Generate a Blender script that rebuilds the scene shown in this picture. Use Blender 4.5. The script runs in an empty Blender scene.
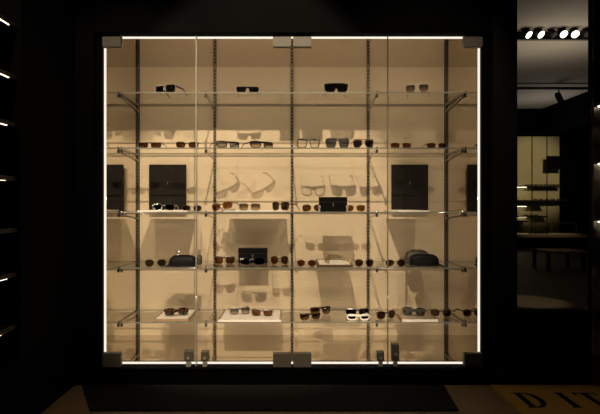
import bpy, bmesh, math, random
from mathutils import Matrix, Vector
random.seed(4)
SC = bpy.context.scene
C = SC.collection
PI = math.pi
# ------------------------------------------------------------------ camera geometry (photo is 600 x 414)
F, VX, VY, H = 500.0, 292.0, 204.0, 0.963
def W(px, py, y): return Vector(((px - VX) * y / F, y, H - (py - VY) * y / F))
def wx(px, y): return (px - VX) * y / F
def wz(py, y): return H - (py - VY) * y / F
def FL(px, py):
    y = H * F / (py - VY)
    return (px - VX) * y / F, y
cam = bpy.data.cameras.new('camera'); co = bpy.data.objects.new('camera', cam); C.objects.link(co)
co.location = (0, 0, H); co.rotation_euler = (PI / 2, 0, 0)
cam.sensor_width = 36; cam.lens = 36 * F / 600
cam.shift_x = (300 - VX) / 600; cam.shift_y = -(207 - VY) / 600
cam.clip_start = 0.02; cam.clip_end = 60
SC.camera = co
SC.view_settings.view_transform = 'Standard'; SC.view_settings.look = 'None'
SC.view_settings.exposure = -0.05; SC.view_settings.gamma = 1.0; SC.view_settings.use_curve_mapping = False
w = bpy.data.worlds.new('world'); SC.world = w; w.use_nodes = True
w.node_tree.nodes['Background'].inputs[0].default_value = (1, .85, .7, 1)
w.node_tree.nodes['Background'].inputs[1].default_value = 0.0

# ------------------------------------------------------------------ materials
MATS = {}
def newmat(name):
    m = bpy.data.materials.new(name); m.use_nodes = True
    return m, m.node_tree, m.node_tree.nodes['Principled BSDF']
def plain(name, col, rough=.5, metal=0., coat=0., spec=.5):
    if name in MATS: return MATS[name]
    m, nt, b = newmat(name)
    b.inputs['Base Color'].default_value = (*col, 1); b.inputs['Roughness'].default_value = rough
    b.inputs['Metallic'].default_value = metal; b.inputs['Coat Weight'].default_value = coat
    b.inputs['Specular IOR Level'].default_value = spec
    MATS[name] = m; return m
def noisy(name, c1, c2, scale=(1, 1, 1), nscale=20, rough=.6, detail=6, lo=.35, hi=.65, bump=0., metal=0., spec=.4):
    if name in MATS: return MATS[name]
    m, nt, b = newmat(name); N = nt.nodes.new; L = nt.links.new
    tc = N('ShaderNodeTexCoord'); mp = N('ShaderNodeMapping'); mp.inputs['Scale'].default_value = scale
    nz = N('ShaderNodeTexNoise'); nz.inputs['Scale'].default_value = nscale; nz.inputs['Detail'].default_value = detail
    rp = N('ShaderNodeValToRGB'); rp.color_ramp.elements[0].color = (*c1, 1); rp.color_ramp.elements[1].color = (*c2, 1)
    rp.color_ramp.elements[0].position = lo; rp.color_ramp.elements[1].position = hi
    L(tc.outputs['Object'], mp.inputs['Vector']); L(mp.outputs[0], nz.inputs['Vector']); L(nz.outputs['Fac'], rp.inputs['Fac'])
    L(rp.outputs[0], b.inputs['Base Color']); b.inputs['Roughness'].default_value = rough; b.inputs['Metallic'].default_value = metal
    b.inputs['Specular IOR Level'].default_value = spec
    if bump:
        bp = N('ShaderNodeBump'); bp.inputs['Strength'].default_value = bump; bp.inputs['Distance'].default_value = .002
        L(nz.outputs['Fac'], bp.inputs['Height']); L(bp.outputs[0], b.inputs['Normal'])
    MATS[name] = m; return m
def emit(name, col, s):
    if name in MATS: return MATS[name]
    m = bpy.data.materials.new(name); m.use_nodes = True; nt = m.node_tree; nt.nodes.clear()
    e = nt.nodes.new('ShaderNodeEmission'); e.inputs[0].default_value = (*col, 1); e.inputs[1].default_value = s
    o = nt.nodes.new('ShaderNodeOutputMaterial'); nt.links.new(e.outputs[0], o.inputs[0])
    MATS[name] = m; return m
def sheet(name, tint, ior=1.45, rough=0.0, base=0.0, grad=None):
    """thin tinted sheet: transparent body with a Fresnel reflection"""
    if name in MATS: return MATS[name]
    m = bpy.data.materials.new(name); m.use_nodes = True; nt = m.node_tree; nt.nodes.clear(); N = nt.nodes.new; L = nt.links.new
    t = N('ShaderNodeBsdfTransparent'); t.inputs[0].default_value = (*tint, 1)
    if grad:
        tc = N('ShaderNodeTexCoord'); sp = N('ShaderNodeSeparateXYZ'); rp = N('ShaderNodeValToRGB')
        rp.color_ramp.elements[0].color = (*grad, 1); rp.color_ramp.elements[1].color = (*tint, 1)
        rp.color_ramp.elements[0].position = .15; rp.color_ramp.elements[1].position = .75
        L(tc.outputs['Generated'], sp.inputs[0]); L(sp.outputs['Z'], rp.inputs[0]); L(rp.outputs[0], t.inputs[0])
    g = N('ShaderNodeBsdfGlossy'); g.inputs['Roughness'].default_value = rough; g.inputs[0].default_value = (1, 1, 1, 1)
    f0 = N('ShaderNodeFresnel'); f0.inputs[0].default_value = ior
    gm = N('ShaderNodeNewGeometry'); f2 = N('ShaderNodeMix'); f2.data_type = 'FLOAT'
    L(gm.outputs['Backfacing'], f2.inputs[0]); L(f0.outputs[0], f2.inputs[2]); f2.inputs[3].default_value = 0.0
    mx = N('ShaderNodeMixShader'); o = N('ShaderNodeOutputMaterial')
    if base:
        ad = N('ShaderNodeMath'); ad.operation = 'ADD'; ad.inputs[1].default_value = base; ad.use_clamp = True
        L(f2.outputs[0], ad.inputs[0]); L(ad.outputs[0], mx.inputs[0])
    else: L(f2.outputs[0], mx.inputs[0])
    L(t.outputs[0], mx.inputs[1]); L(g.outputs[0], mx.inputs[2]); L(mx.outputs[0], o.inputs[0])
    MATS[name] = m; return m
def clearpane(name, v):
    m = bpy.data.materials.new(name); m.use_nodes = True; nt = m.node_tree; nt.nodes.clear()
    t = nt.nodes.new('ShaderNodeBsdfTransparent'); t.inputs[0].default_value = (v, v, v, 1)
    o = nt.nodes.new('ShaderNodeOutputMaterial'); nt.links.new(t.outputs[0], o.inputs[0]); return m

M_BLACK = noisy('black_paint', (.0008, .0008, .0008), (.0013, .0012, .0012), nscale=3, rough=.75, spec=.03)
M_BLACK2 = noisy('black_lacquer', (.006, .0056, .0052), (.008, .0075, .007), nscale=2, rough=.35, spec=.15)
M_LINER = noisy('pale_oak_liner', (.535, .423, .288), (.575, .459, .314), scale=(1.5, 6, 10), nscale=7, rough=.62, detail=8, lo=.3, hi=.7, bump=.04, spec=.25)
M_MIRROR = plain('silvered_mirror', (.64, .60, .54), 0.0, 1.0)
M_LED = emit('warm_led', (1.0, .87, .74), 1.15)
M_PANE = clearpane('door_pane_glass', .975)
M_SHELF = sheet('shelf_glass', (.97, .98, .965), 1.45)
M_SHELFEDGE = plain('shelf_glass_edge', (.17, .165, .135), .15, 0, .3)
M_STEEL = noisy('brushed_steel', (.082, .072, .052), (.12, .107, .08), scale=(1, 1, 30), nscale=30, rough=.6, metal=.1, spec=.3)
M_SATIN = plain('satin_nickel', (.42, .38, .31), .4, .35)
M_ARM = plain('satin_bracket_steel', (.30, .27, .22), .35, .7)
M_UPR = plain('upright_bronze', (.085, .073, .056), .5, .3)
M_CHROME = plain('chrome', (.75, .72, .68), .12, 1.0)
M_GUN = plain('dark_bronze_metal', (.055, .045, .035), .45, .6)
M_FLOOR = noisy('tan_floor', (.14, .095, .045), (.18, .122, .06), scale=(6, 1, 1), nscale=6, rough=.5, bump=.05)
M_PATCHB = noisy('black_floor_patch', (.004, .004, .0045), (.010, .010, .010), nscale=300, rough=.95, bump=.4, spec=.1)
M_PATCHT = noisy('amber_floor_patch', (.26, .15, .035), (.32, .19, .045), nscale=200, rough=.95, bump=.3, spec=.1)
M_INK = noisy('black_lettering', (.003, .003, .003), (.006, .006, .006), nscale=200, rough=.95, spec=.1)
M_MARBLE = noisy('dark_veined_marble', (.02, .018, .016), (.34, .30, .25), nscale=9, rough=.3, detail=12, lo=.42, hi=.75)
M_BOX = noisy('black_card', (.002, .002, .002), (.004, .0038, .0036), nscale=60, rough=.45, spec=.12)
M_BOARD = noisy('black_board', (.010, .008, .006), (.014, .0112, .0085), nscale=30, rough=.5, spec=.12)
M_LEATHER = noisy('black_leather', (.002, .002, .002), (.0065, .006, .006), nscale=220, rough=.5, bump=.5, spec=.12)
M_LEATHB = noisy('brown_black_leather', (.022, .016, .010), (.055, .042, .026), nscale=120, rough=.55, bump=.4)
M_EMBLEM = plain('pale_emblem_foil', (.20, .175, .13), .4, .3)
M_WHITE = noisy('white_card', (.62, .575, .49), (.68, .63, .54), nscale=40, rough=.5)
M_CARDSHADE = noisy('shaded_card', (.34, .27, .18), (.40, .32, .215), nscale=40, rough=.6)  # darker copy of the insert card, dimmer light put into its colour
M_RIM = noisy('tan_wood_rim', (.25, .155, .085), (.34, .22, .13), scale=(8, 1, 1), nscale=8, rough=.5)
M_DRIM = noisy('dark_wood_rim', (.07, .04, .02), (.11, .065, .035), scale=(8, 1, 1), nscale=8, rough=.5)

# ------------------------------------------------------------------ mesh helpers
class MB:
    def __init__(s): s.bm = bmesh.new(); s.mi = 0
    def face(s, vs):
        try:
            f = s.bm.faces.new(vs); f.material_index = s.mi; return f
        except ValueError: return None
    def box(s, x0, x1, y0, y1, z0, z1, mat=None, mi=None):
        if mi is not None: s.mi = mi
        P = [Vector((x, y, z)) for x in (x0, x1) for y in (y0, y1) for z in (z0, z1)]
        if mat is not None: P = [mat @ p for p in P]
        v = [s.bm.verts.new(p) for p in P]
        for q in ((0, 1, 3, 2), (4, 6, 7, 5), (0, 4, 5, 1), (2, 3, 7, 6), (0, 2, 6, 4), (1, 5, 7, 3)):
            s.face([v[i] for i in q])
        return s
    def loft(s, rings, caps=True, closed=True):
        R = [[s.bm.verts.new(p) for p in r] for r in rings]
        n = len(R[0])
        for a, b in zip(R[:-1], R[1:]):
            for i in range(n if closed else n - 1):
                j = (i + 1) % n
                s.face([a[i], a[j], b[j], b[i]])
        if caps:
            s.face(R[0][::-1]); s.face(R[-1])
        return s
    def tube(s, pts, r, n=8, flat=1.0):
        pts = [Vector(p) for p in pts]; rings = []
        for i, p in enumerate(pts):
            d = (pts[min(i + 1, len(pts) - 1)] - pts[max(i - 1, 0)]).normalized()
            up = Vector((0, 0, 1)) if abs(d.z) < .9 else Vector((1, 0, 0))
            a = d.cross(up).normalized(); b = a.cross(d).normalized()
            rr = r[i] if isinstance(r, (list, tuple)) else r
            rings.append([p + (a * math.cos(t) * flat + b * math.sin(t)) * rr for t in [2 * PI * k / n for k in range(n)]])
        return s.loft(rings)
    def cyl(s, c, axis, r, l, n=16):
        c = Vector(c); a = Vector(axis).normalized()
        return s.tube([c - a * l / 2, c + a * l / 2], r, n)
    def prism(s, loop, f0, f1):
        """loop of 2D points mapped by f0 / f1 to 3D"""
        a = [s.bm.verts.new(f0(p)) for p in loop]; b = [s.bm.verts.new(f1(p)) for p in loop]; n = len(loop)
        s.face(a[::-1]); s.face(b)
        for i in range(n):
            j = (i + 1) % n; s.face([a[i], a[j], b[j], b[i]])
        return s
    def ring(s, outer, inner, f0, f1):
        n = len(outer)
        V = [[s.bm.verts.new(f(p)) for p in l] for l, f in ((outer, f0), (outer, f1), (inner, f1), (inner, f0))]
        for k in range(4):
            a, b = V[k], V[(k + 1) % 4]
            for i in range(n):
                j = (i + 1) % n; s.face([a[i], a[j], b[j], b[i]])
        return s
    def build(s, name, mats, parent=None, smooth=False, bevel=0., weld=False):
        bmesh.ops.recalc_face_normals(s.bm, faces=s.bm.faces[:])
        me = bpy.data.meshes.new(name); s.bm.to_mesh(me); s.bm.free()
        if not isinstance(mats, (list, tuple)): mats = [mats]
        for m in mats: me.materials.append(m)
        o = bpy.data.objects.new(name, me); C.objects.link(o)
        if parent is not None: o.parent = parent
        if smooth:
            for p in me.polygons: p.use_smooth = True
            me.set_sharp_from_angle(angle=math.radians(40))
        if bevel:
            b = o.modifiers.new('bevel', 'BEVEL'); b.width = bevel; b.segments = 2; b.limit_method = 'ANGLE'; b.angle_limit = math.radians(40)
        return o
def B(*a): return MB().box(*a)
def tag(o, label=None, cat=None, group=None, kind=None):
    if label: o['label'] = label
    if cat: o['category'] = cat
    if group: o['group'] = group
    if kind: o['kind'] = kind
    return o
def thing(name, label, cat, loc=(0, 0, 0), rz=0., group=None, rx=0.):
    o = bpy.data.objects.new(name, None); C.objects.link(o); o.empty_display_size = .05
    o.location = loc; o.rotation_euler = (rx, 0, rz)
    return tag(o, label, cat, group)
def struct(name, mb, m, label=None, cat=None):
    o = mb.build(name, m); return tag(o, label, cat, None, 'structure')

# ------------------------------------------------------------------ setting
YF = 2.66                                    # face of the black front wall
CE = 3.30                                    # ceiling height
XL = FL(75, 385)[0]                          # left wall plane (-1.15)
OX0, OX1 = wx(517, YF), wx(588, YF + .02)          # tall opening on the right
OZ0, OZ1 = wz(311, YF), 2.45
CX, CZ0, CZ1 = 1.055, wz(368.5, YF), wz(32.5, YF)   # display case opening
mb = MB()
mb.box(XL - .35, -CX, YF, YF + .06, 0, CE).box(-CX, CX, YF, YF + .06, CZ1, CE).box(-CX, CX, YF, YF + .06, 0, CZ0)
mb.box(CX, OX0, YF, YF + .06, 0, CE).box(OX0, OX1, YF, YF + .06, 0, OZ0).box(OX0, OX1, YF, YF + .06, OZ1, CE).box(OX1, 2.9, YF, YF + .02, 0, CE)
struct('wall_front', mb, M_BLACK, 'black wall holding the lit display case and the tall opening', 'wall')
struct('trim_1', B(wx(493, YF - .012), OX0 - .004, YF - .012, YF, 0, CE), M_BLACK2, 'narrow dark grey panel between the display case and the tall opening', 'wall panel')
struct('trim_2', MB().box(OX1 + .007, 2.9, YF - .02, YF, 0, CE), M_MARBLE, 'dark veined marble facing right of the tall opening', 'wall panel')
struct('trim_3', B(OX1, OX1 + .006, YF - .006, YF, OZ0, OZ1), M_GUN, 'thin metal edge of the tall opening', 'trim')
struct('floor', MB().box(XL - .35, 2.9, -1.2, YF + .06, -.05, 0), M_FLOOR, 'tan floor in front of the display case', 'floor')
struct('ceiling', B(XL - .35, 2.9, -1.2, YF + .06, CE, CE + .05), M_BLACK)
struct('wall_back', B(XL - .35, 2.9, -1.25, -1.2, 0, CE), M_BLACK)
struct('wall_right', B(2.9, 2.95, -1.25, YF + .06, 0, CE), M_BLACK)
YE = 2.13                                   # end of the shelf recess in the left wall
RZ0, RZ1 = .30, 2.35
mb = MB().box(XL - .35, XL, YE, YF, 0, CE).box(XL - .35, XL, -1.2, YE, 0, RZ0).box(XL - .35, XL, -1.2, YE, RZ1, CE).box(XL - .35, XL - .28, -1.2, YE, RZ0, RZ1)
struct('wall_left', mb, M_BLACK, 'black side wall with a recess of lit shelves', 'wall')

# lit shelves in the left wall recess (their ends show at the photo's left edge)
M_LED_S = emit('shelf_led_bright', (1.0, .82, .62), 4.0)
M_LED_D = emit('shelf_led_dim', (1.0, .86, .66), 1.6)
M_SLABD = noisy('black_shelf_slab', (.012, .009, .006), (.02, .015, .01), nscale=12, rough=.5, spec=.2)
M_LED_M = emit('marble_shelf_led', (1.0, .80, .58), 10.0)
M_SLAB = noisy('dark_shelf_slab', (.06, .045, .03), (.085, .062, .042), nscale=12, rough=.45)
names = ['topmost lit wall shelf at the left edge', 'second lit wall shelf from the top at the left edge', 'third lit wall shelf from the top at the left edge',
         'fourth lit wall shelf from the top at the left edge', 'fifth wall shelf from the top at the left edge, barely lit',
         'sixth wall shelf from the top at the left edge, short bright glint', 'lowest wall shelf at the left edge, short bright glint']
for k, (py, y1, m) in enumerate(((29, 2.075, M_LED_S), (80.5, 2.075, M_LED_S), (127.5, 2.06, M_LED_S), (181, 2.05, M_LED_D), (232, 2.0, M_LED_D), (276, 2.06, M_LED_S), (328, 2.02, M_LED_S))):
    z = wz(py, YE)
    t = thing('wall_shelf', names[k], 'shelf', (XL - .14, 1.2, z), 0, 'lit shelves in the left wall')
    B(-.14, .125, -.9, YE - 1.2, 0, .018).build('slab', M_SLABD, t)
    tag(B(.117, .121, -.9, y1 - 1.2, -.003, 0).build('light_strip', m, t), 'thin glowing strip')

# marble shelves at the right edge
for k, (py, lab) in enumerate(((107, 'topmost lit marble shelf at the right edge'), (164, 'middle lit marble shelf at the right edge'), (221, 'lowest lit marble shelf at the right edge'))):
    z = wz(py, YF - .02)
    t = thing('marble_shelf', lab, 'shelf', (OX1 + .3, YF - .02, z), 0, 'lit shelves on the marble wall')
    B(-.291, .6, -.10, 0, 0, .014).build('slab', M_SLAB, t)
    tag(B(-.288, .6, -.034, -.028, -.005, 0).build('light_strip', M_LED_M, t), 'thin glowing strip')

# ------------------------------------------------------------------ display case
YB = 3.30
BX = 1.016
BZ0, BZ1 = wz(335, YB), wz(67, YB)
YD = 2.716
case = thing('display_case', 'large lit wall display case of pale wood with mirrored sides and glass shelves', 'display case', (0, YB, BZ0))
def inCase(mb, name, m, **k):
    for v in mb.bm.verts: v.co -= case.location
    return mb.build(name, m, case, **k)
inCase(B(-BX - .02, BX + .02, YB, YB + .02, BZ0 - .02, BZ1 + .02), 'back_panel', M_LINER)
inCase(B(-BX - .02, BX + .02, YD + .022, YB, BZ1, BZ1 + .012), 'top_mirror', M_MIRROR)
inCase(B(-BX - .02, BX + .02, YD + .022, YB, BZ0 - .012, BZ0), 'bottom_mirror', M_MIRROR)
for s in (-1, 1):
    tag(inCase(B(*sorted((s * BX, s * (BX + .012))), YD + .022, YB, BZ0, BZ1), 'side_mirror', M_MIRROR), 'mirrored side wall')
# perimeter light strips
lt = .007
tag(inCase(B(-BX - .012, BX + .012, YD, YD + .018, BZ1 - .001, BZ1 + .005), 'light_strip', M_LED), 'glowing strip along the top edge')
tag(inCase(B(-BX - .012, BX + .012, YD, YD + .018, BZ0 - .004, BZ0 + .002), 'light_strip', M_LED), 'glowing strip along the bottom edge')
for s in (-1, 1):
    tag(inCase(B(*sorted((s * (BX - .001), s * (BX + .005))), YD, YD + .018, BZ0 + .004, BZ1 - .003), 'light_strip', M_LED), 'glowing strip along a side edge')
# dark frame between the strips and the black wall
mb = MB()
mb.box(-CX, -BX - .007, YF + .03, YD + .03, CZ0, CZ1).box(BX + .007, CX, YF + .03, YD + .03, CZ0, CZ1)
mb.box(-BX - .007, BX + .007, YF + .061, YD + .02, BZ1 + lt, CZ1 + .02).box(-BX - .007, BX + .007, YF + .061, YD + .02, CZ0 - .02, BZ0 - lt)
inCase(mb, 'frame', M_BLACK)
# slotted uprights
UPX = [-1.0095, wx(215, YB), wx(292, YB), wx(368, YB), 1.0095]
for x in UPX:
    hw = .0085 if abs(x) < 1 else .006; mb = MB()
    mb.box(x - hw, x - hw + .0035, YB - .012, YB - .0005, BZ0 + .001, BZ1 - .001).box(x + hw - .0035, x + hw, YB - .012, YB - .0005, BZ0 + .001, BZ1 - .001)
    z = BZ0 + .005
    while z < BZ1 - .02:
        mb.box(x - hw + .0035, x + hw - .0035, YB - .0115, YB - .0005, z, z + .010); z += .0225
    inCase(mb, 'slotted_upright', M_UPR)

# glass shelves
SY0, SY1 = 2.94, 3.285
SZ = [wz(py, SY0) for py in (92, 147.5, 211.8, 267.5, 322)]     # top faces
TH = .008
ORD = ['topmost', 'second', 'third', 'fourth', 'lowest']
for k, z in enumerate(SZ):
    mb = MB(); mb.box(-BX + .004, BX - .004, SY0, SY1, z - TH, z)
    o = mb.build('glass_shelf', [M_SHELF, M_SHELFEDGE])
    for p in o.data.polygons:
        if abs(p.normal.y) > .9 or abs(p.normal.x) > .9: p.material_index = 1
    tag(o, ['topmost clear glass shelf in the case', 'clear glass shelf second from the top of the case', 'clear glass shelf third from the top, the middle one',
            'clear glass shelf fourth from the top of the case', 'lowest clear glass shelf in the case'][k], 'shelf', 'glass shelves in the display case')
# brackets
COL = ['far left upright', 'second upright from left', 'centre upright', 'second upright from right', 'far right upright']
def bracket_meshes():
    outer = [(.002, -.001), (.338, -.001), (.338, -.012), (.322, -.013), (.04, -.040), (.002, -.050)]
    inner = [(.006, -.0045), (.326, -.0045), (.324, -.006), (.314, -.008), (.042, -.034), (.006, -.043)]
    a = MB().ring(outer, inner, lambda p: Vector((-.0018, -p[0], p[1])), lambda p: Vector((.0018, -p[0], p[1]))).build('arm', M_ARM)
    b = MB().cyl((0, -.334, -.012), (0, 0, 1), .0075, .020, 12).build('clamp', M_GUN)
    c = MB().cyl((0, -.334, .0115), (0, 0, 1), .0055, .005, 12).build('stopper', M_CHROME)
    return a, b, c
ba = None
for r, z in enumerate(SZ):
    for c_, x in enumerate(UPX):
        xx = x if 0 < c_ < 4 else (x + (.003 if c_ == 0 else -.003))
        t = thing('shelf_bracket', 'shelf bracket carrying the %s glass shelf at the %s' % (ORD[r], COL[c_]), 'bracket', (xx, YB - .0135, z - TH), 0, 'brackets under the glass shelves')
        if ba is None: ba = bracket_meshes(); kids = ba
        else:
            kids = []
            for o in ba:
                k = o.copy(); C.objects.link(k); kids.append(k)
        for o in kids: o.parent = t
        tag(kids[2], 'chrome stopper'); tag(kids[1], 'dark clamp')

# glass doors
ZD0, ZD1 = wz(366.5, 2.70), wz(34.5, 2.70)
YG0, YG1 = 2.694, 2.704
edges = [wx(102.5, 2.70), wx(196.6, 2.70), wx(292.2, 2.70), wx(387.6, 2.70), wx(482.5, 2.70)]
M_EDGEB = plain('lit_tone_glass_edge', (.52, .49, .41), .2, 0, .5)  # glow of the lit glass edge put into its base colour
M_EDGED = plain('dim_tone_glass_edge', (.13, .115, .085), .2, 0, .5)  # same glass edge in a darker tone for the unlit seams
dl = ['leftmost glass door leaf of the display case', 'second glass door leaf from the left, hung from the centre', 'third glass door leaf from the left, hung from the centre',
      'rightmost glass door leaf of the display case']
for k in range(4):
    x0, x1 = edges[k] + .0022, edges[k + 1] - .0022
    t = bpy.data.objects.new('glass_door', None); C.objects.link(t); t.parent = case; t['label'] = dl[k]
    org = Vector((x0 if k % 2 == 0 else x1, 2.70, ZD0)); t.location = org - case.location
    o = org
    def dd(mb, name, m, lab=None, **kw):
        for v in mb.bm.verts: v.co -= o
        return tag(mb.build(name, m, t, **kw), lab)
    dd(B(x0 + .002, x1 - .002, YG0, YG1, ZD0, ZD1), 'pane', M_PANE)
    xe = x1 if k % 2 == 0 else x0
    dd(B(xe - .0011, xe + .0011, YG0, YG1, ZD0, ZD1), 'glass_edge', M_EDGEB if k == 0 else M_EDGED, 'glass edge toned bright as if lit' if k == 0 else None)
    xh = x0 if k % 2 == 0 else x1; sg = 1 if k % 2 == 0 else -1
    wpx = .098
    for top in (0, 1):
        a, b = (wz(367.5, 2.69), wz(353, 2.69)) if not top else (wz(47, 2.69), wz(33.8, 2.69))
        hx = sorted((xh + sg * .003, xh + sg * (.003 + wpx)))
        h = dd(B(hx[0], hx[1], YG0 - .012, YG1 + .010, a, b), 'hinge_plate', M_STEEL, 'brushed steel hinge plate', bevel=.0015)
        zz = b + .006 if top else a - .006
        p = MB(); p.box(hx[0] + .012, hx[0] + .045, YG0 - .004, YG1, min(zz, b if top else a), max(zz, b if top else a)).box(hx[1] - .040, hx[1] - .012, YG0 - .004, YG1, min(zz, b if top else a), max(zz, b if top else a))
        for v in p.bm.verts: v.co -= o
        p.build('hinge_pin', M_CHROME, t)
    # lock clamp near the meeting edge
    cx = [188.7, 205, 380.5, 395.2][k]; hi = [350.6, 351.2, 351.6, 344][k]
    X = wx(cx, 2.69); hw = [.023, .021, .0185, .019][k]
    lk = dd(B(X - hw, X + hw, YG0 - .016, YG1 + .014, wz(360.5, 2.69), wz(hi, 2.69)), 'lock_clamp', M_STEEL, 'steel lock clamp at the foot of the door', bevel=.002)
    p = MB(); p.box(X - hw * .55, X + hw * .55, YG0 - .014, YG1, wz(366.2, 2.69), wz(360.5, 2.69)); p.cyl((X, YG0 - .0185, wz(357.4 if k < 3 else 353.5, 2.69)), (0, 1, 0), .008, .005, 14)
    for v in p.bm.verts: v.co -= o
    p.build('lock_barrel', M_SATIN, t)

# ------------------------------------------------------------------ eyewear
def outline(a, b, n=2.6, taper=0., droop=0., cat=0., N=32):
    """right hand lens outline (outer side is +x)"""
    out = []
    for k in range(N):
        t = 2 * PI * k / N; c, s = math.cos(t), math.sin(t)
        x = a * math.copysign(abs(c) ** (2 / n), c); z = b * math.copysign(abs(s) ** (2 / n), s)
        x *= 1 + taper * z / b
        if z < 0: z *= 1 + droop * (x / a)
        if z > 0: z += cat * b * max(0, x / a)
        out.append((x, z))
    return out
def grow(loop, t):
    n = len(loop); out = []
    for i in range(n):
        p, q = loop[i - 1], loop[(i + 1) % n]
        dx, dz = q[0] - p[0], q[1] - p[1]; l = math.hypot(dx, dz) or 1
        out.append((loop[i][0] + dz / l * t, loop[i][1] - dx / l * t))
    return out
LENS = {
    'black': ((.018, .016, .014), None), 'dark': ((.05, .042, .036), None), 'brown': ((.19, .085, .030), None), 'darkbrown': ((.10, .052, .024), None),
    'amber': ((.30, .125, .035), None), 'grey': ((.17, .155, .135), None), 'green': ((.12, .115, .055), None), 'blue': ((.12, .135, .16), None),
    'gradgrey': ((.12, .105, .09), (.55, .47, .37)), 'gradbrown': ((.08, .045, .025), (.42, .27, .15)), 'clear': ((.86, .85, .80), None), 'smoke': ((.35, .34, .31), None), 'red': ((.17, .06, .028), None)}
def lensmat(k):
    q = lambda c: tuple(v ** .5 for v in c) if c else None
    return sheet('lens_' + k, q(LENS[k][0]), 1.5, 0.02, 0.015 if k != 'clear' else 0, q(LENS[k][1]))
FRM = {'black': lambda: plain('black_acetate', (.008, .0075, .007), .22, 0, .3),
       'tortoise': lambda: noisy('tortoise_acetate', (.012, .006, .003), (.13, .055, .018), nscale=90, rough=.25, lo=.4, hi=.7),
       'amber': lambda: noisy('amber_acetate', (.04, .014, .005), (.20, .085, .028), nscale=80, rough=.25, lo=.35, hi=.7),
       'brown': lambda: plain('brown_acetate', (.06, .03, .014), .25, 0, .3), 'red': lambda: plain('red_brown_acetate', (.075, .018, .010), .25, 0, .3),
       'gold': lambda: plain('gold_wire', (.42, .30, .15), .3, 1.0), 'silver': lambda: plain('silver_wire', (.70, .66, .58), .25, 1.0),
       'bronze': lambda: plain('bronze_wire', (.16, .10, .05), .35, 1.0), 'white': lambda: plain('white_acetate', (.82, .78, .70), .3, 0, .3),
       'crystal': lambda: plain('crystal_acetate', (.46, .41, .33), .15, 0, .5), 'grey': lambda: plain('grey_acetate', (.075, .068, .058), .3, 0, .3)}
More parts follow.
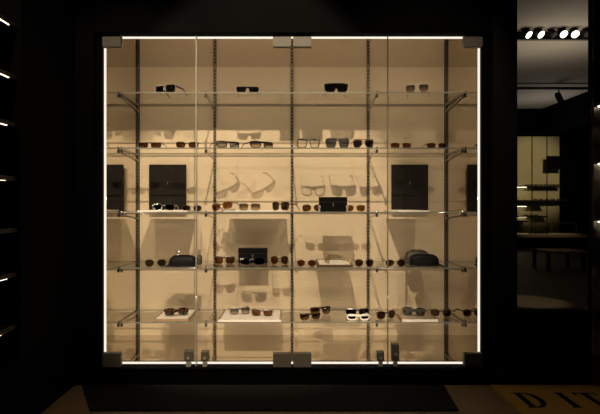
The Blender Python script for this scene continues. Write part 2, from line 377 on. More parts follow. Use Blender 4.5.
def eyewear(name, label, loc, rz, frame='black', lens='dark', w=.140, lh=.042, lw=None, n=2.8, taper=.06, droop=0., cat=0., t=.003, brow=False, double=False,
            wrap=1.9, fold=False, shield=False, temple=None, tw=.0022, group=None, ry=0.):
    g = thing(name, label, 'glasses' if name == 'eyeglasses' else 'sunglasses', loc, rz, group); g.rotation_euler[1] = ry
    fm = FRM[frame](); lm = lensmat(lens); tm = FRM[temple]() if temple else fm
    gap = .017 if not shield else 0
    a = (lw or (w - 2 * t - gap - 2 * t) / 2) / 2; b = lh / 2
    cx = gap / 2 + t + a; zc = b + t + .0008
    yw = lambda x: wrap * x * x
    def mapper(sgn, d):
        return lambda p: Vector((sgn * (cx + p[0]), yw(cx + p[0]) + d, zc + p[1]))
    fb = MB()
    if not shield:
        L = outline(a, b, n, taper, droop, cat); O = grow(L, t)
        # keep the rim bottoms on the ground
        mz = min(p[1] for p in O); zc = -mz + .0008
        for s in (1, -1):
            fb.ring(O, L, mapper(s, -.002), mapper(s, .0022))
        if brow: fb.tube([(x, yw(x) - .0005, zc + b * (.93 + cat * .8 * abs(x) / (cx + a))) for x in [i / 6 * (cx + a) for i in range(-6, 7)]], .0030 + t * .4, 6)
        zb = zc + b * .45
        xi = cx - a * (1 + taper * .45) - t * .2
        fb.tube([(-xi, yw(xi), zb), (-xi * .5, -.001, zb + .002), (0, -.0015, zb + .0028), (xi * .5, -.001, zb + .002), (xi, yw(xi), zb)], max(t * .75, .0013), 6)
        if double:
            z2 = zc + b * .93; xi2 = cx - a * .6
            fb.tube([(-xi2, yw(xi2), z2), (0, -.001, z2 + .001), (xi2, yw(xi2), z2)], max(t * .6, .0012), 6)
        fo = fb.build('frame_front', fm, g, smooth=True)
        for s in (1, -1):
            MB().prism(grow(L, .0004), mapper(s, -.0006), mapper(s, .0007)).build('lens', lm, g)
        X = cx + a * (1 + taper * .6) + t
        zt = zc + b * .6
    else:
        a = w / 2 - t; b = lh / 2; zc = b + t + .0008; cx = 0
        P = []
        Nn = 40
        def edge(x):  # lower edge with a nose notch and cut corners
            u = abs(x) / a
            z = -b
            if u < .20: z = -b + lh * .52 * (1 - u / .20) ** .8
            if u > .72: z = -b + lh * .30 * ((u - .72) / .28) ** 1.6
            return z
        xs = [-a + 2 * a * k / Nn for k in range(Nn + 1)]
        P = [(x * (1 + .03), b - .10 * lh * (abs(x) / a) ** 4) for x in xs[::-1]] + [(x * (1 - .05), edge(x)) for x in xs]
        mpf = lambda d: (lambda p: Vector((p[0], yw(p[0]) + d, zc + p[1])))
        Q = []
        for (x, z) in P: Q.append((x * (1 + t / a * 1.2), z + (t if z > 0 else -t)))
        fb.ring(Q, P, mpf(-.002), mpf(.0022))
        fo = fb.build('frame_front', fm, g)
        # shield lens as a strip so the curved outline stays clean
        lb = MB(); top = P[:Nn + 1][::-1]; low = P[Nn + 1:]
        for d0 in (-.0006, .0008):
            va = [lb.bm.verts.new(mpf(d0)(p)) for p in top]; vb = [lb.bm.verts.new(mpf(d0)(p)) for p in low]
            for i in range(Nn): lb.face([va[i], va[i + 1], vb[i + 1], vb[i]])
        lb.build('lens', lm, g)
        X = a + t; zt = zc + b * .55
    y0 = yw(X) - .002
    for s in (1, -1):
        tb = MB()
        fl = .45
        tt = max(tw, .0012) * (1.45 if t > .002 else 1.1)
        if not fold:
            k = 8; pts = []
            for i in range(k + 1):
                u = i / k; y = y0 + .128 * u
                drop = max(0, u - .62) / .38
                pts.append((s * (X - .001 - .006 * u), y, zt + (tt * 1.2 + .0008 - zt) * (drop ** 1.3) - .002 * u))
            tb.tube(pts, [tt * 1.3 * (1 - .25 * u / k) for u in range(k + 1)], 6, fl)
        else:
            off = .010 if s > 0 else .017
            pts = [(s * X, y0, zt), (s * (X - .003), y0 + off * .8, zt), (s * (X - .03), y0 + off + .002, zt - .001), (s * (X - .07), y0 + off + .001, zt - .003),
                   (s * (X - .095), y0 + off + .002, zt - .008), (s * (X - .115), y0 + off + .005, max(tt * 2, zt - .024))]
            tb.tube(pts, [tt * 1.3] * 6, 6, fl)
        tb.build('temple', tm, g, smooth=True)
    return g
R = math.radians
GR = ['sunglasses on the topmost shelf', 'eyewear on the second shelf', 'eyewear on the third shelf', 'eyewear on the fourth shelf', 'eyewear on the lowest shelf']
def on(row, px, y, name, label, rz=0, dz=0., **k):
    y -= .06
    return eyewear(name, label, (wx(px, y), y, SZ[row] + dz), R(rz), group=GR[row], **k)
S = 'sunglasses'
# ---- topmost shelf
on(0, 164.8, 3.04, S, 'black square sunglasses with pale metal hinge, leftmost on the topmost shelf', -22, w=.142, lh=.045, n=5, lens='black', t=.0036, frame='silver', temple='black', tw=.0036)
on(0, 247.5, 3.02, S, 'flat-top black sunglasses alone in second bay of the topmost shelf', 3, w=.130, lh=.030, n=4, lens='black', brow=True, taper=.1, t=.003)
on(0, 336.2, 3.02, S, 'big black shield sunglasses on the topmost shelf, right of the centre', 0, w=.138, lh=.050, shield=True, lens='black', t=.003)
on(0, 417, 3.03, S, 'grey gradient rounded sunglasses, rightmost on the topmost shelf', -16, w=.136, lh=.052, n=2.4, lens='gradgrey', frame='crystal', brow=True, t=.0026, temple='bronze')
# ---- second shelf
on(1, 149.5, 3.04, S, 'brown rectangular sunglasses, leftmost on the second shelf', -6, w=.138, lh=.033, n=3.6, lens='darkbrown', frame='bronze', t=.0012, brow=True)
on(1, 187, 3.04, S, 'tortoiseshell cat-eye sunglasses behind the left door seam on second shelf', 8, w=.130, lh=.030, n=2.6, cat=.25, lens='darkbrown', frame='tortoise', t=.004)
on(1, 228.5, 3.04, S, 'black framed pale grey lens sunglasses right of the second upright', 32, w=.148, lh=.034, n=3.5, lens='smoke', frame='black', t=.004, brow=True)
on(1, 262.5, 3.04, S, 'black sunglasses with gradient lenses turned aside, on second shelf left of centre', 34, w=.158, lh=.033, n=3.2, lens='gradgrey', frame='black', t=.004, brow=True)
on(1, 308.5, 3.03, 'eyeglasses', 'dark framed clear-lens eyeglasses just right of the centre upright', 0, w=.134, lh=.047, n=4, taper=.10, lens='clear', frame='black', t=.0042, brow=True)
on(1, 337.5, 3.03, S, 'oversized black sunglasses with blue-grey trapezoid lenses on the second shelf', 0, w=.138, lh=.050, n=4.5, taper=.13, lens='blue', frame='black', t=.0045, brow=True)
on(1, 363.5, 3.03, S, 'black pilot sunglasses beside the second upright from the right', 4, w=.122, lh=.049, n=2.6, droop=.18, lens='dark', frame='bronze', t=.0016, brow=True)
on(1, 401, 3.05, S, 'amber lens rimless sunglasses in the right bay of the second shelf', 0, w=.122, lh=.030, n=3.0, lens='brown', frame='gold', t=.0009)
on(1, 437, 3.05, S, 'brown rectangular sunglasses, rightmost on the second shelf', 4, w=.118, lh=.029, n=3.4, lens='darkbrown', frame='bronze', t=.0014)
# ---- third shelf
on(2, 163.5, 3.06, S, 'black sunglasses with pale silver rims before the large black board', 0, dz=.006, w=.132, lh=.036, n=2.8, droop=.12, lens='black', frame='silver', t=.0019)
on(2, 192, 3.06, S, 'round dark sunglasses under the left door seam on the third shelf', 8, w=.112, lh=.033, n=2.3, lens='dark', frame='bronze', t=.0024)
on(2, 222, 3.08, S, 'amber tortoiseshell sunglasses turned aside, beside the white tray', -20, w=.138, lh=.035, n=3.2, lens='brown', frame='amber', t=.004, dz=.011, ry=-.15)
on(2, 249.5, 3.07, S, 'square sunglasses with grey gradient lenses on the upper white tray', 0, w=.126, lh=.037, n=4, lens='gradgrey', frame='grey', t=.0026, dz=.006)
on(2, 280, 3.10, S, 'thick square dark brown sunglasses turned aside on the upper white tray', -34, w=.122, lh=.040, n=4.2, lens='dark', frame='tortoise', t=.007, dz=.006)
on(2, 312.5, 3.10, S, 'dark brown sunglasses half hidden left of the black logo box', 0, w=.124, lh=.038, n=2.8, droop=.1, lens='darkbrown', frame='bronze', t=.0016)
on(2, 355, 3.10, S, 'amber brown sunglasses half hidden right of the black logo box', 0, w=.124, lh=.036, n=2.8, droop=.1, lens='brown', frame='bronze', t=.0014)
# ---- fourth shelf
on(3, 155.5, 3.03, S, 'green-grey round pilot sunglasses, leftmost on the fourth shelf', 9, w=.122, lh=.042, n=2.2, droop=.15, lens='green', frame='gold', t=.0012)
on(3, 224.5, 3.17, S, 'brown gradient sunglasses left of the lower black logo box', 3, w=.124, lh=.042, n=3.6, lens='brown', frame='tortoise', t=.003, brow=True)
on(3, 252.5, 3.12, S, 'black sunglasses with silver hinges in front of the lower black logo box', 0, w=.150, lh=.040, n=3.0, lens='black', frame='black', t=.003, temple='silver', fold=True)
on(3, 279.5, 3.15, S, 'brown pilot sunglasses between the lower black logo box and centre upright', 2, w=.106, lh=.045, n=2.5, droop=.15, lens='brown', frame='tortoise', t=.0028, double=True)
on(3, 306.5, 3.04, S, 'red-brown round pilot sunglasses right of the centre upright on fourth shelf', 0, w=.112, lh=.038, n=2.2, droop=.12, lens='red', frame='gold', t=.0009)
on(3, 364.5, 3.04, S, 'dark brown round sunglasses overlapping the second upright from the right', 7, w=.112, lh=.042, n=2.3, droop=.1, lens='darkbrown', frame='bronze', t=.001)
on(3, 395.5, 3.04, S, 'brown teardrop sunglasses left of the rounded black case', 0, w=.116, lh=.039, n=2.2, droop=.22, lens='darkbrown', frame='bronze', t=.001)
# ---- lowest shelf
on(4, 176.5, 3.11, S, 'folded dark tortoiseshell sunglasses on the left tan-rimmed tray', 194, w=.140, lh=.036, n=3.2, lens='dark', frame='tortoise', t=.004, fold=True, dz=.016, tw=.0045)
on(4, 240, 3.15, S, 'browline grey gradient sunglasses on the lower white tray', 14, w=.122, lh=.036, n=3.6, lens='gradgrey', frame='grey', t=.0026, dz=.012, brow=True)
on(4, 262, 3.10, S, 'red-brown gradient sunglasses, right pair on the lower white tray', -4, w=.128, lh=.034, n=3.4, lens='red', frame='red', t=.0028, dz=.012, brow=True)
on(4, 310.5, 3.05, S, 'folded brown sunglasses, front one of two beside the centre upright', 17, w=.128, lh=.036, n=2.8, lens='gradbrown', frame='tortoise', t=.003, fold=True, tw=.003, brow=True)
on(4, 321, 3.19, S, 'folded brown sunglasses, rear one of two beside the centre upright', 20, w=.136, lh=.044, n=2.6, lens='gradbrown', frame='tortoise', t=.0032, fold=True, tw=.003, brow=True)
on(4, 357.5, 3.17, S, 'black sunglasses directly behind the white framed pair', 0, w=.142, lh=.036, n=3.4, lens='black', frame='black', t=.004, brow=True)
on(4, 358.5, 3.04, S, 'white framed sunglasses with dark lenses on the lowest shelf', 2, w=.138, lh=.022, n=3.0, lens='black', frame='white', t=.0075, brow=True)
on(4, 386.5, 3.08, S, 'dark tortoiseshell sunglasses left of the right tray', 22, w=.128, lh=.040, n=2.6, lens='darkbrown', frame='tortoise', t=.004, temple='silver', fold=True)
on(4, 414, 3.11, S, 'folded grey wraparound sunglasses on the right tan-rimmed tray', 160, w=.134, lh=.038, n=3.6, lens='dark', frame='grey', t=.005, fold=True, dz=.016, tw=.005)
on(4, 441, 3.14, S, 'tortoiseshell sunglasses rightmost on the lowest shelf, beside the far right upright', -10, w=.124, lh=.036, n=2.6, lens='darkbrown', frame='tortoise', t=.004)

# ---- boards, boxes, trays, cases
def emblem(mb, x, y, z, h):
    mb.box(x - h * .10, x + h * .10, y - .0012, y, z - h * .5, z + h * .5)
    mb.box(x - h * .22, x + h * .22, y - .0012, y, z + h * .18, z + h * .28).box(x - h * .16, x + h * .16, y - .0012, y, z - h * .5, z - h * .40)
    return mb
for (p0, p1, lab) in ((149, 186, 'large black display board with small pale emblem, left on the third shelf'), (391.7, 428.3, 'large black display board with small pale emblem, right on the third shelf')):
    y = 3.255; x0, x1 = wx(p0, y), wx(p1, y); h = wz(164.5, y) - SZ[2]
    t = thing('display_board', lab, 'display board', ((x0 + x1) / 2, y, SZ[2]), 0, 'black display boards', 0)
    hw = (x1 - x0) / 2
    B(-hw, hw, 0, .016, 0, h).build('board', M_BOARD, t, bevel=.0015)
    tag(emblem(MB(), 0, 0, h * .60, .020).build('emblem', M_EMBLEM, t), 'small pale emblem')
for (row, p0, p1, pt, y, lab) in ((2, 319.3, 347.2, 197, 2.99, 'black logo box on the third shelf right of centre'), (3, 238.3, 267.2, 248.3, 3.15, 'black logo box behind silver-hinged sunglasses on the fourth shelf')):
    x0, x1 = wx(p0, y), wx(p1, y); h = wz(pt, y) - SZ[row]; hw = (x1 - x0) / 2
    t = thing('presentation_box', lab, 'box', ((x0 + x1) / 2, y, SZ[row]), 0, 'black presentation boxes')
    B(-hw, hw, 0, .05, 0, h * .66).build('box_base', M_BOX, t, bevel=.0012)
    B(-hw - .0008, hw + .0008, -.0008, .0508, h * .664, h).build('lid', M_BOX, t, bevel=.0012)
    tag(emblem(MB(), 0, 0, h * .47, .022).build('emblem', M_EMBLEM, t), 'small pale emblem')
    if row == 2:
        for s in (-1, 1):
            tag(MB().box(s * hw - .005, s * hw + .005, -.006, -.001, 0, .026).cyl((s * hw, -.0035, .030), (0, 1, 0), .0085, .005, 14).build('corner_clip', M_SATIN, t), 'shiny corner clip')
def tray(label, row, a, b, y0, y1, rim, h=.013, name='display_tray', front=None, ins=None):
    x0, x1 = wx(a, y0), wx(b, y0); t = thing(name, label, 'tray', ((x0 + x1) / 2, y0, SZ[row]), 0, 'flat display trays'); hw = (x1 - x0) / 2; d = y1 - y0; r = .010
    mb = MB()
    if front is None: mb.box(-hw, hw, 0, r, 0, h)
    mb.box(-hw, hw, d - r, d, 0, h).box(-hw, -hw + r, r, d - r, 0, h).box(hw - r, hw, r, d - r, 0, h)
    mb.build('rim', rim, t)
    B(-hw + r, hw - r, r if front is None else 0, d - r, 0, h - .002).build('insert', ins or M_WHITE, t)
    if front is not None: tag(B(-hw, hw, -.004, 0, 0, h).build('front_lip', front, t), 'white front lip')
    return t
tray('white display tray on the third shelf left of centre', 2, 223.5, 285.5, 2.945, 3.235, M_WHITE, .008, front=M_WHITE)
tray('silvery white tray under left black display board on the third shelf', 2, 137.5, 187, 2.945, 3.235, M_WHITE, .008, front=M_WHITE)
tray('silvery white tray under right black display board on the third shelf', 2, 393, 430, 2.945, 3.235, M_WHITE, .008, front=M_WHITE)
tray('white tan-edged display tray on the lowest shelf left of centre', 4, 218, 281, 2.945, 3.235, M_RIM, .013, front=M_WHITE)
tray('tan-rimmed tray at left of the lowest shelf, under folded dark sunglasses', 4, 153, 188.5, 2.945, 3.235, M_RIM, .015)
tray('tan-rimmed tray at right of the lowest shelf, under folded grey sunglasses', 4, 402, 438, 2.945, 3.235, M_RIM, .015, front=M_WHITE, ins=M_CARDSHADE)
tray('dark-edged white tray on the fourth shelf holding thin gold eyeglasses', 3, 318, 353, 2.945, 3.235, M_DRIM, .015)
g = eyewear('eyeglasses', 'thin gold wire eyeglasses lying sideways on the dark-edged white tray', (wx(326, 3.04), 3.05, SZ[3] + .014), R(-82), frame='gold', lens='clear', w=.126, lh=.046, n=2.4, t=.0022, tw=.0026, group=GR[3])

def dome(L, D, Ht, n=14, p=2.6, ends=.16):
    """rounded soft case: loft of half super-ellipses along x"""
    rings = []; xs = [-L / 2, -L / 2 * .97, -L / 2 * .88, -L / 2 * .7, -L / 2 * .35, 0, L / 2 * .35, L / 2 * .7, L / 2 * .88, L / 2 * .97, L / 2]
    for x in xs:
        u = abs(x) / (L / 2); s = (1 - u ** 5) ** .5 * (1 - ends) + ends * (1 if u < 1 else .8)
        s = max(s, .28); r = []
        for k in range(n + 1):
            a = PI * k / n
            r.append(Vector((x, -math.copysign(abs(math.cos(a)) ** (2 / p), math.cos(a)) * D / 2 * (.6 + .4 * s), math.sin(a) ** (2 / p) * Ht * s)))
        rings.append(r)
    return MB().loft(rings)
ycl = 3.02; xa, xb = wx(219.5, ycl), wx(233.5, ycl)
M_CLOTH = noisy('grey_cloth', (.30, .25, .19), (.38, .32, .24), nscale=150, rough=.9, bump=.3)
t = thing('cleaning_cloth', 'small folded grey-beige cloth under amber tortoiseshell sunglasses on the third shelf', 'cloth', ((xa + xb) / 2, ycl, SZ[2]))
mb = MB()
for i_, (z0, z1, e) in enumerate(((0, .006, 0), (.006, .011, .003), (.011, .015, .007))): mb.box(xa - t.location.x + e, xb - t.location.x - e * .5, .055 + e, .12, z0, z1)
mb.build('cloth', M_CLOTH, t, bevel=.002)
# left case
y = 3.03; x0, x1 = wx(169.5, y), wx(197, y); L = x1 - x0; hh = wz(254.6, y) - SZ[3]
t = thing('eyewear_case', 'black leather eyewear case with shiny clasp, left on the fourth shelf', 'case', ((x0 + x1) / 2, y, SZ[3] + .004), 0, 'leather eyewear cases')
dome(L, .085, hh - .004).build('body', M_LEATHER, t, smooth=True)
mb = MB(); mb.box(-L / 2 - .016, L / 2 - .005, -.05, .045, -.0035, 0); tag(mb.build('flap', M_LEATHER, t, bevel=.001), 'flat flap under the case')
mb = MB(); mb.cyl((L * -.18, -.012, hh - .002), (0, 0, 1), .007, .010, 14).tube([(L * -.18 + .013 * math.cos(a), -.012, hh + .008 + .011 * math.sin(a)) for a in [PI * i / 8 for i in range(9)]], .0016, 6)
tag(mb.build('clasp', M_CHROME, t, smooth=True), 'shiny metal clasp')
rings = []
for xx, s in ((0, .85), (.006, 1), (.024, 1), (.030, .86)):
    rings.append([Vector((L / 2 - .002 + xx, .026 * s * math.cos(a), hh * .47 + hh * .46 * s * math.sin(a))) for a in [2 * PI * i / 20 for i in range(20)]])
tag(MB().loft(rings).build('end_panel', M_LEATHB, t, smooth=True), 'brown end of the case')
# right cases
y = 3.04; x0, x1 = wx(409.5, y), wx(438, y); hh = wz(253.8, y) - SZ[3]
t = thing('eyewear_case', 'smooth black rounded eyewear case, front one of two on the fourth shelf', 'case', ((x0 + x1) / 2, y, SZ[3] + .005), 0, 'leather eyewear cases')
L = x1 - x0
dome(L, .075, hh - .005, ends=.3, p=3.4).build('body', M_LEATHER, t, smooth=True)
MB().box(-L / 2 + .03, L / 2 + .022, -.045, .038, -.0045, 0).build('flap', M_LEATHER, t, bevel=.001)
MB().tube([(L / 2 * .9 * math.cos(a), -.0385, .012 + (hh * .5) * math.sin(a) ** .7 if 0 < math.sin(a) else .012) for a in [PI * i / 16 for i in range(17)]], .0016, 6).build('zip_seam', M_BOX, t)
y = 3.15; x0, x1 = wx(404.5, y), wx(429.5, y); hh = wz(250, y) - SZ[3]
t = thing('eyewear_case', 'brown-black eyewear case standing behind the smooth black one', 'case', ((x0 + x1) / 2, y, SZ[3] + .001), 0, 'leather eyewear cases')
dome(x1 - x0, .075, hh - .001, ends=.25).build('body', M_LEATHB, t, smooth=True)
MB().box(-(x1 - x0) * .25, (x1 - x0) * .25, -.0015, .0015, hh * .9, hh + .0005).build('zip_seam', M_BOX, t)

# ------------------------------------------------------------------ flat colour patches and lettering on the floor
def fpatch(name, label, pts, m, z0=0, z1=.006, cat='mat'):
    P = [FL(*p) for p in pts]; mb = MB(); mb.prism(P, lambda p: Vector((p[0], p[1], z0)), lambda p: Vector((p[0], p[1], z1)))
    return mb, P
mb, P = fpatch('floor_patch', '', [(82, 386.2), (90, 411.5), (459, 411.5), (444, 386.2)], M_PATCHB)
tag(mb.build('floor_patch', M_PATCHB), 'black floor patch lying below the display case', 'mat', 'patches on the floor')
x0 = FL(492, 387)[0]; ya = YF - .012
mt = thing('lettered_patch', 'amber floor patch with large black serif letters at bottom right', 'mat', (x0, ya, 0), 0, 'patches on the floor')
B(0, 1.2, -.9, 0, 0, .006).build('patch', M_PATCHT, mt)
yt, yb = FL(512, 394)[1], FL(534, 409)[1]
def LT(mb, pts): mb.prism(pts, lambda p: Vector((p[0] - x0, p[1] - ya, .0062)), lambda p: Vector((p[0] - x0, p[1] - ya, .0072)))
hgt = yt - yb
def lx(px): return FL(px, 394)[0]
dX = lx(511.5); dW = .115
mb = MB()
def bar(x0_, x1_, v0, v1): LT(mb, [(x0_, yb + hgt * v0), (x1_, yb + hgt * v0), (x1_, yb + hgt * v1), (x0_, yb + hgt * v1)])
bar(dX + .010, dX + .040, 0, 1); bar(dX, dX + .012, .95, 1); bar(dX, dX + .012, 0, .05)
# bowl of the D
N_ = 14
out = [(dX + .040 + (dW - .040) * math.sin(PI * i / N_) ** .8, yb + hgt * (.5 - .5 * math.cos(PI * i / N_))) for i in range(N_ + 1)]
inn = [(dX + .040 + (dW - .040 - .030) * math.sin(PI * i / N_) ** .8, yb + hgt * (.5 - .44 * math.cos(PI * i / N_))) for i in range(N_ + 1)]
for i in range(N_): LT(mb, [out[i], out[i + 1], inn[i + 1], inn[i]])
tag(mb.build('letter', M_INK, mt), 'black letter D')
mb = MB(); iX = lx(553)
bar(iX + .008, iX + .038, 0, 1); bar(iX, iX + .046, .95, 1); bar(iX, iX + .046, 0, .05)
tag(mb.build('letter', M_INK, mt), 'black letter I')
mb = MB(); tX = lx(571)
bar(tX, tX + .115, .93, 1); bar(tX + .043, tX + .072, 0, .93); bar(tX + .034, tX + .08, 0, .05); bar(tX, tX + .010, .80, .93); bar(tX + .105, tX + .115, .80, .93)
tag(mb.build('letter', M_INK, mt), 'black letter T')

# ------------------------------------------------------------------ next room seen through the tall opening
YW = 11.8
NC = H + 2.25
M_NCEIL = noisy('grey_plaster_ceiling', (.30, .275, .235), (.33, .30, .26), nscale=2, rough=.8)
M_TRACK = plain('black_track', (.006, .006, .006), .5, 0, 0, .3)
struct('ceiling_2', B(1.0, 10, YF + .06, YW + .2, NC, NC + .05), M_NCEIL, 'pale ceiling of the next room', 'ceiling')
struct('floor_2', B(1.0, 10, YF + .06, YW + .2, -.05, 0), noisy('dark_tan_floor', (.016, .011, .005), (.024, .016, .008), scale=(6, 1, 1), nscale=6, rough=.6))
struct('wall_far', B(1.0, 10, YW, YW + .1, 0, NC), M_BLACK)
struct('wall_side', MB().box(10, 10.1, YF + .06, YW + .1, 0, NC).box(1.10, 1.13, YB + .06, YW, 0, NC), M_BLACK)
bx = wx(546, 11.6)
struct('trim_4', B(bx, 9.9, 8.6, YW - .01, 2.62, NC - .02), M_BLACK, 'dark dropped bulkhead below the far ceiling', 'bulkhead')
# track with spotlights
ty = 6.55; tz = NC
x0, x1 = wx(505, ty), wx(600, ty)
tag(B(x0, x1, ty - .03, ty + .03, tz - .10, tz).build('lighting_track', M_TRACK), 'black lighting track on the next room ceiling carrying bright spotlights', 'lighting track')
M_LAMP = emit('spot_lamp_face', (1.0, .90, .74), 4.0)
M_OFF = plain('unlit_lamp_face', (.10, .09, .08), .2)
def spotlight(px, lab, on_=True, aim=0., y=ty - .031, z=tz - .05, r=.056, name='spotlight', tilt=R(48), ln=.10, down=False):
    t = thing(name, lab, 'spotlight', (wx(px, y), y, z), aim, 'spotlights of the next room')
    st = MB()
    if down: st.cyl((0, 0, -.049), (0, 0, 1), .012, .097, 10)
    d = Vector((0, -math.sin(tilt), -math.cos(tilt)))
    c = Vector((0, 0, -.15)) if down else Vector((0, -.105, 0))
    if not down: st.tube([(0, -.002, 0), (0, -.09, 0)], .010, 10)
    st.build('stem', M_TRACK, t)
    MB().tube([c - d * ln / 2, c - d * ln * .3, c + d * ln / 2], [r * .7, r, r], 18).build('housing', M_TRACK, t, smooth=True)
    tag(MB().cyl(c + d * (ln / 2 + .002), d, r * .86, .004, 18).build('lamp_face', M_LAMP if on_ else M_OFF, t), 'glowing lamp face' if on_ else 'unlit lamp face')
    return t
spotlight(518.5, 'bright ceiling spotlight cut by left edge of the opening', True, R(35))
spotlight(531, 'bright ceiling spotlight second from the left in the opening', True, R(30))
spotlight(544, 'unlit dark ceiling spotlight between bright ones', False, R(32), r=.046)
spotlight(556.5, 'bright ceiling spotlight third from the left, second from right of the lit ones', True, R(8))
spotlight(569.5, 'bright ceiling spotlight rightmost of the lit ones', True, R(-2))
spotlight(581, 'dark ceiling spotlight at right end of the track', False, R(0), r=.046)
ty2 = 9.4; z2 = wz(88.5, ty2)
tag(B(wx(505, ty2), wx(600, ty2), ty2 - .03, ty2 + .03, z2 - .018, z2 + .022).build('lighting_track', M_TRACK), 'second thin black lighting track, the lower one in the opening', 'lighting track')
spotlight(559, 'black cylinder spotlight hanging from the lower track, unlit', False, R(90), y=ty2, z=z2 - .0185, r=.055, tilt=R(25), ln=.20, down=True)

# far display wall
M_PANEL = noisy('tan_wall_panel', (.37, .31, .17), (.42, .35, .20), nscale=2, rough=.6)
yp = YW - .03
px0, px1 = wx(500, yp), wx(560, yp); pz1, pz0 = wz(136.5, yp), wz(237, yp)
unit = thing('wall_display', 'far tan panelled wall display with black shelves, seen through the opening', 'display unit', (0, YW, 0))
def inU(mb, name, m, lab=None):
    for v in mb.bm.verts: v.co -= unit.location
    return tag(mb.build(name, m, unit), lab)
lines = [500, 517, 532, 547, 560]
for a, b in zip(lines[:-1], lines[1:]):
    inU(B(wx(a, yp) + .014, wx(b, yp) - .014, yp, YW, pz0, pz1), 'panel', M_PANEL)
shl = [(185.5, 500, 561), (200, 500, 572), (205, 500, 545), (216, 500, 548), (220.5, 500, 528)]
for i, (py, a, b) in enumerate(shl):
    yy = YW - .30; z = wz(py, yy)
    inU(B(wx(a, yy), wx(b, yy), yy, yp, z - .03, z), 'shelf', M_TRACK)
    if i in (0, 2, 3): inU(B(wx(a, yy), wx(530, yy), yp - .10, yp - .075, z - .036, z - .031), 'light_strip', emit('far_shelf_led', (1, .85, .55), 7.0), 'warm glowing strip')
tag(B(wx(547, YW - .36), wx(562, YW - .36), YW - .36, YW - .33, wz(169, YW - .36), wz(156, YW - .36)).build('hanging_sign', M_BLACK), 'plain black panel standing before the far display wall', 'panel')
# tiny sunglasses on the far shelves: one mesh each
def mini(px, py, yy, lab, grp, z=None):
    z = wz(py, YW - .30) + .0005 if z is None else z; x = wx(px, yy); mb = MB()
    for s in (-1, 1):
        mb.prism([(s * .034 + .028 * math.cos(a), .024 * math.sin(a)) for a in [2 * PI * i / 10 for i in range(10)]], lambda p: Vector((p[0], 0, .024 + p[1])), lambda p: Vector((p[0], .004, .024 + p[1])))
        mb.box(s * .064 - .002, s * .064 + .002, 0, .12, .024, .030)
    mb.box(-.01, .01, 0, .004, .028, .034)
    for v in mb.bm.verts: v.co *= .72
    o = mb.build('sunglasses', FRM['black']()); o.location = (x, yy, z)
    return tag(o, lab, 'sunglasses', grp)
n0 = ['first', 'second', 'third', 'fourth', 'fifth', 'sixth', 'seventh', 'eighth']
for k in range(8): mini(527 + k * 4.6, 185.5, YW - .22, 'tiny dark sunglasses, %s from the left on the far top shelf' % n0[k], 'far sunglasses on the top shelf')
for k in range(6): mini(535 + k * 6.0, 200, YW - .24, 'tiny sunglasses, %s from the left on the far second shelf' % n0[k], 'far sunglasses on the second shelf')
for k in range(3): mini(526 + k * 5.0, 216, YW - .24, 'tiny sunglasses, %s from the left on the far fourth shelf' % n0[k], 'far sunglasses on the fourth shelf')
# counter with a glass showcase in front of the display wall
yc = 10.6; zc0 = wz(237.5, yc)
ct = thing('counter', 'far tan topped counter below the display wall', 'counter', (wx(540, yc), yc, 0))
zt = wz(234.5, yc)
B(wx(500, yc) - wx(540, yc), wx(588, yc) - wx(540, yc), 0, .55, zt - .06, zt).build('countertop', noisy('tan_stone', (.45, .34, .19), (.55, .42, .25), nscale=20, rough=.4), ct)
B(wx(500, yc) - wx(540, yc), wx(588, yc) - wx(540, yc), .04, .5, 0, zt - .06).build('body', M_BLACK, ct)
sc_ = thing('glass_showcase', 'low glass showcase with thin metal edges on the far counter', 'showcase', (wx(569, yc), yc + .2, zt))
hw = wx(581.5, yc) - wx(569, yc); hh = wz(223, yc) - zt
for s in (-1, 1): B(s * hw - .008, s * hw + .008, -.008, .008, 0, hh).build('post', M_STEEL, sc_)
B(-hw, hw, -.006, .006, hh - .012, hh).build('top_rail', M_STEEL, sc_)
B(-hw + .01, hw - .01, -.003, .003, 0, hh - .012).build('pane', M_PANE, sc_)
for k in range(4): mini(531 + k * 5.2, 234.5, yc + .12, 'tiny sunglasses, %s from the left on the open end of the far counter' % n0[k], 'far sunglasses on the counter', zt + .0005)
for k in range(4): mini(562 + k * 5, 234.5, yc + .34, 'tiny sunglasses, %s from the left inside the far glass showcase' % n0[k], 'far sunglasses in the showcase', zt + .0005)
# nearer low table
yt_ = 7.2; zz = wz(251.5, yt_)
tb = thing('low_table', 'long low table with amber edge in front of the far counter', 'table', (wx(568, yt_), yt_, 0))
hw = wx(587, yt_) - wx(568, yt_)
B(-hw, hw, 0, .5, zz - .025, zz).build('tabletop', M_RIM, tb)
for s in (-1, 1):
    for q in (.03, .45): B(s * hw * .93 - .02, s * hw * .93 + .02, q, q + .04, 0, zz - .025).build('leg', M_BLACK, tb)

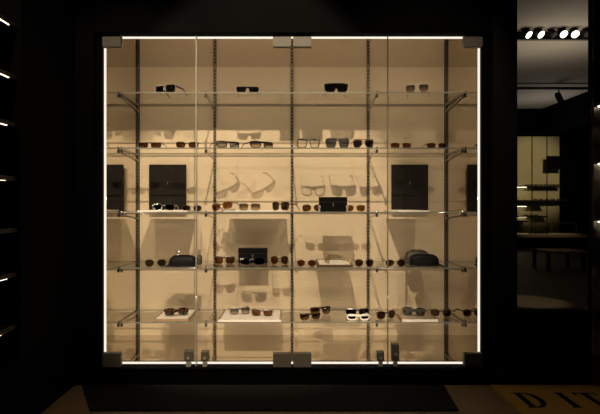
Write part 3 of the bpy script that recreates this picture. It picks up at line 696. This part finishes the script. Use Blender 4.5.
# ------------------------------------------------------------------ lights
def spot(x, y, z, tx, ty_, tz_, watts, half, blend, rad, col=(1, .82, .60)):
    l = bpy.data.lights.new('spot', 'SPOT'); l.energy = watts; l.spot_size = half * 2; l.spot_blend = blend; l.shadow_soft_size = rad; l.color = col
    o = bpy.data.objects.new('spot_lamp', l); C.objects.link(o); o.location = (x, y, z)
    o.rotation_euler = (Vector((tx, ty_, tz_)) - Vector((x, y, z))).to_track_quat('-Z', 'Y').to_euler(); return o
def area(x, y, z, sx, sy, watts, col=(1, .8, .56), rot=(0, 0, 0)):
    l = bpy.data.lights.new('area', 'AREA'); l.shape = 'RECTANGLE'; l.size = sx; l.size_y = sy; l.energy = watts; l.color = col
    o = bpy.data.objects.new('area_lamp', l); C.objects.link(o); o.location = (x, y, z); o.rotation_euler = rot; return o
SZL = H + 2.02
spot(-.16, 1.0, SZL, -.22, 3.3, .72, 375, R(20), .35, .014)
spot(-.95, 1.0, SZL, -.80, 3.3, .66, 130, R(17), .5, .018)
spot(.85, 1.0, SZL, .55, 3.3, .75, 82, R(18), .6, .018)
# weak floor wash
spot(-1.0, 2.2, 3.2, -.95, 2.4, 0, 9, R(14), .8, .05, (1, .75, .45))
spot(1.35, 2.0, 3.2, 1.2, 2.45, 0, 7, R(15), .8, .05, (1, .72, .38))
# next room: added lights without fittings, washing ceiling, far panels and counter
area(wx(540, 7.4), 6.8, NC - .9, 1.2, 1.2, 12, (1, .85, .65), (PI, 0, 0))
spot(4.9, 7.3, 2.75, wx(533, YW), YW, 1.65, 340, R(14), .8, .1, (1, .84, .52))
area(5.3, 10.5, 2.1, .8, .5, 6, (1, .9, .8), (PI, 0, 0))
spot(5.3, 9.9, NC - .2, wx(545, 10.8), 10.8, zt, 60, R(15), .7, .08, (1, .85, .6))
spot(2.35, 4.6, NC - .1, wx(530, 4.95), 4.95, 0, 300, R(7), .5, .05, (1, .75, .4))
# the inward output of the perimeter light strips
LC = (1, .80, .57)
area(0, YD + .012, BZ1 - .004, 2.0, .008, 4.2, LC, (R(45), 0, 0))
area(0, YD + .012, BZ0 + .006, 2.0, .008, 3.0, LC, (R(135), 0, 0))
for s_ in (-1, 1):
    o = area(s_ * (BX - .006), YD + .012, (BZ0 + BZ1) / 2, .008, 1.7, 2.8, LC)
    o.rotation_euler = Vector((-s_, 1, 0)).to_track_quat('-Z', 'Z').to_euler()
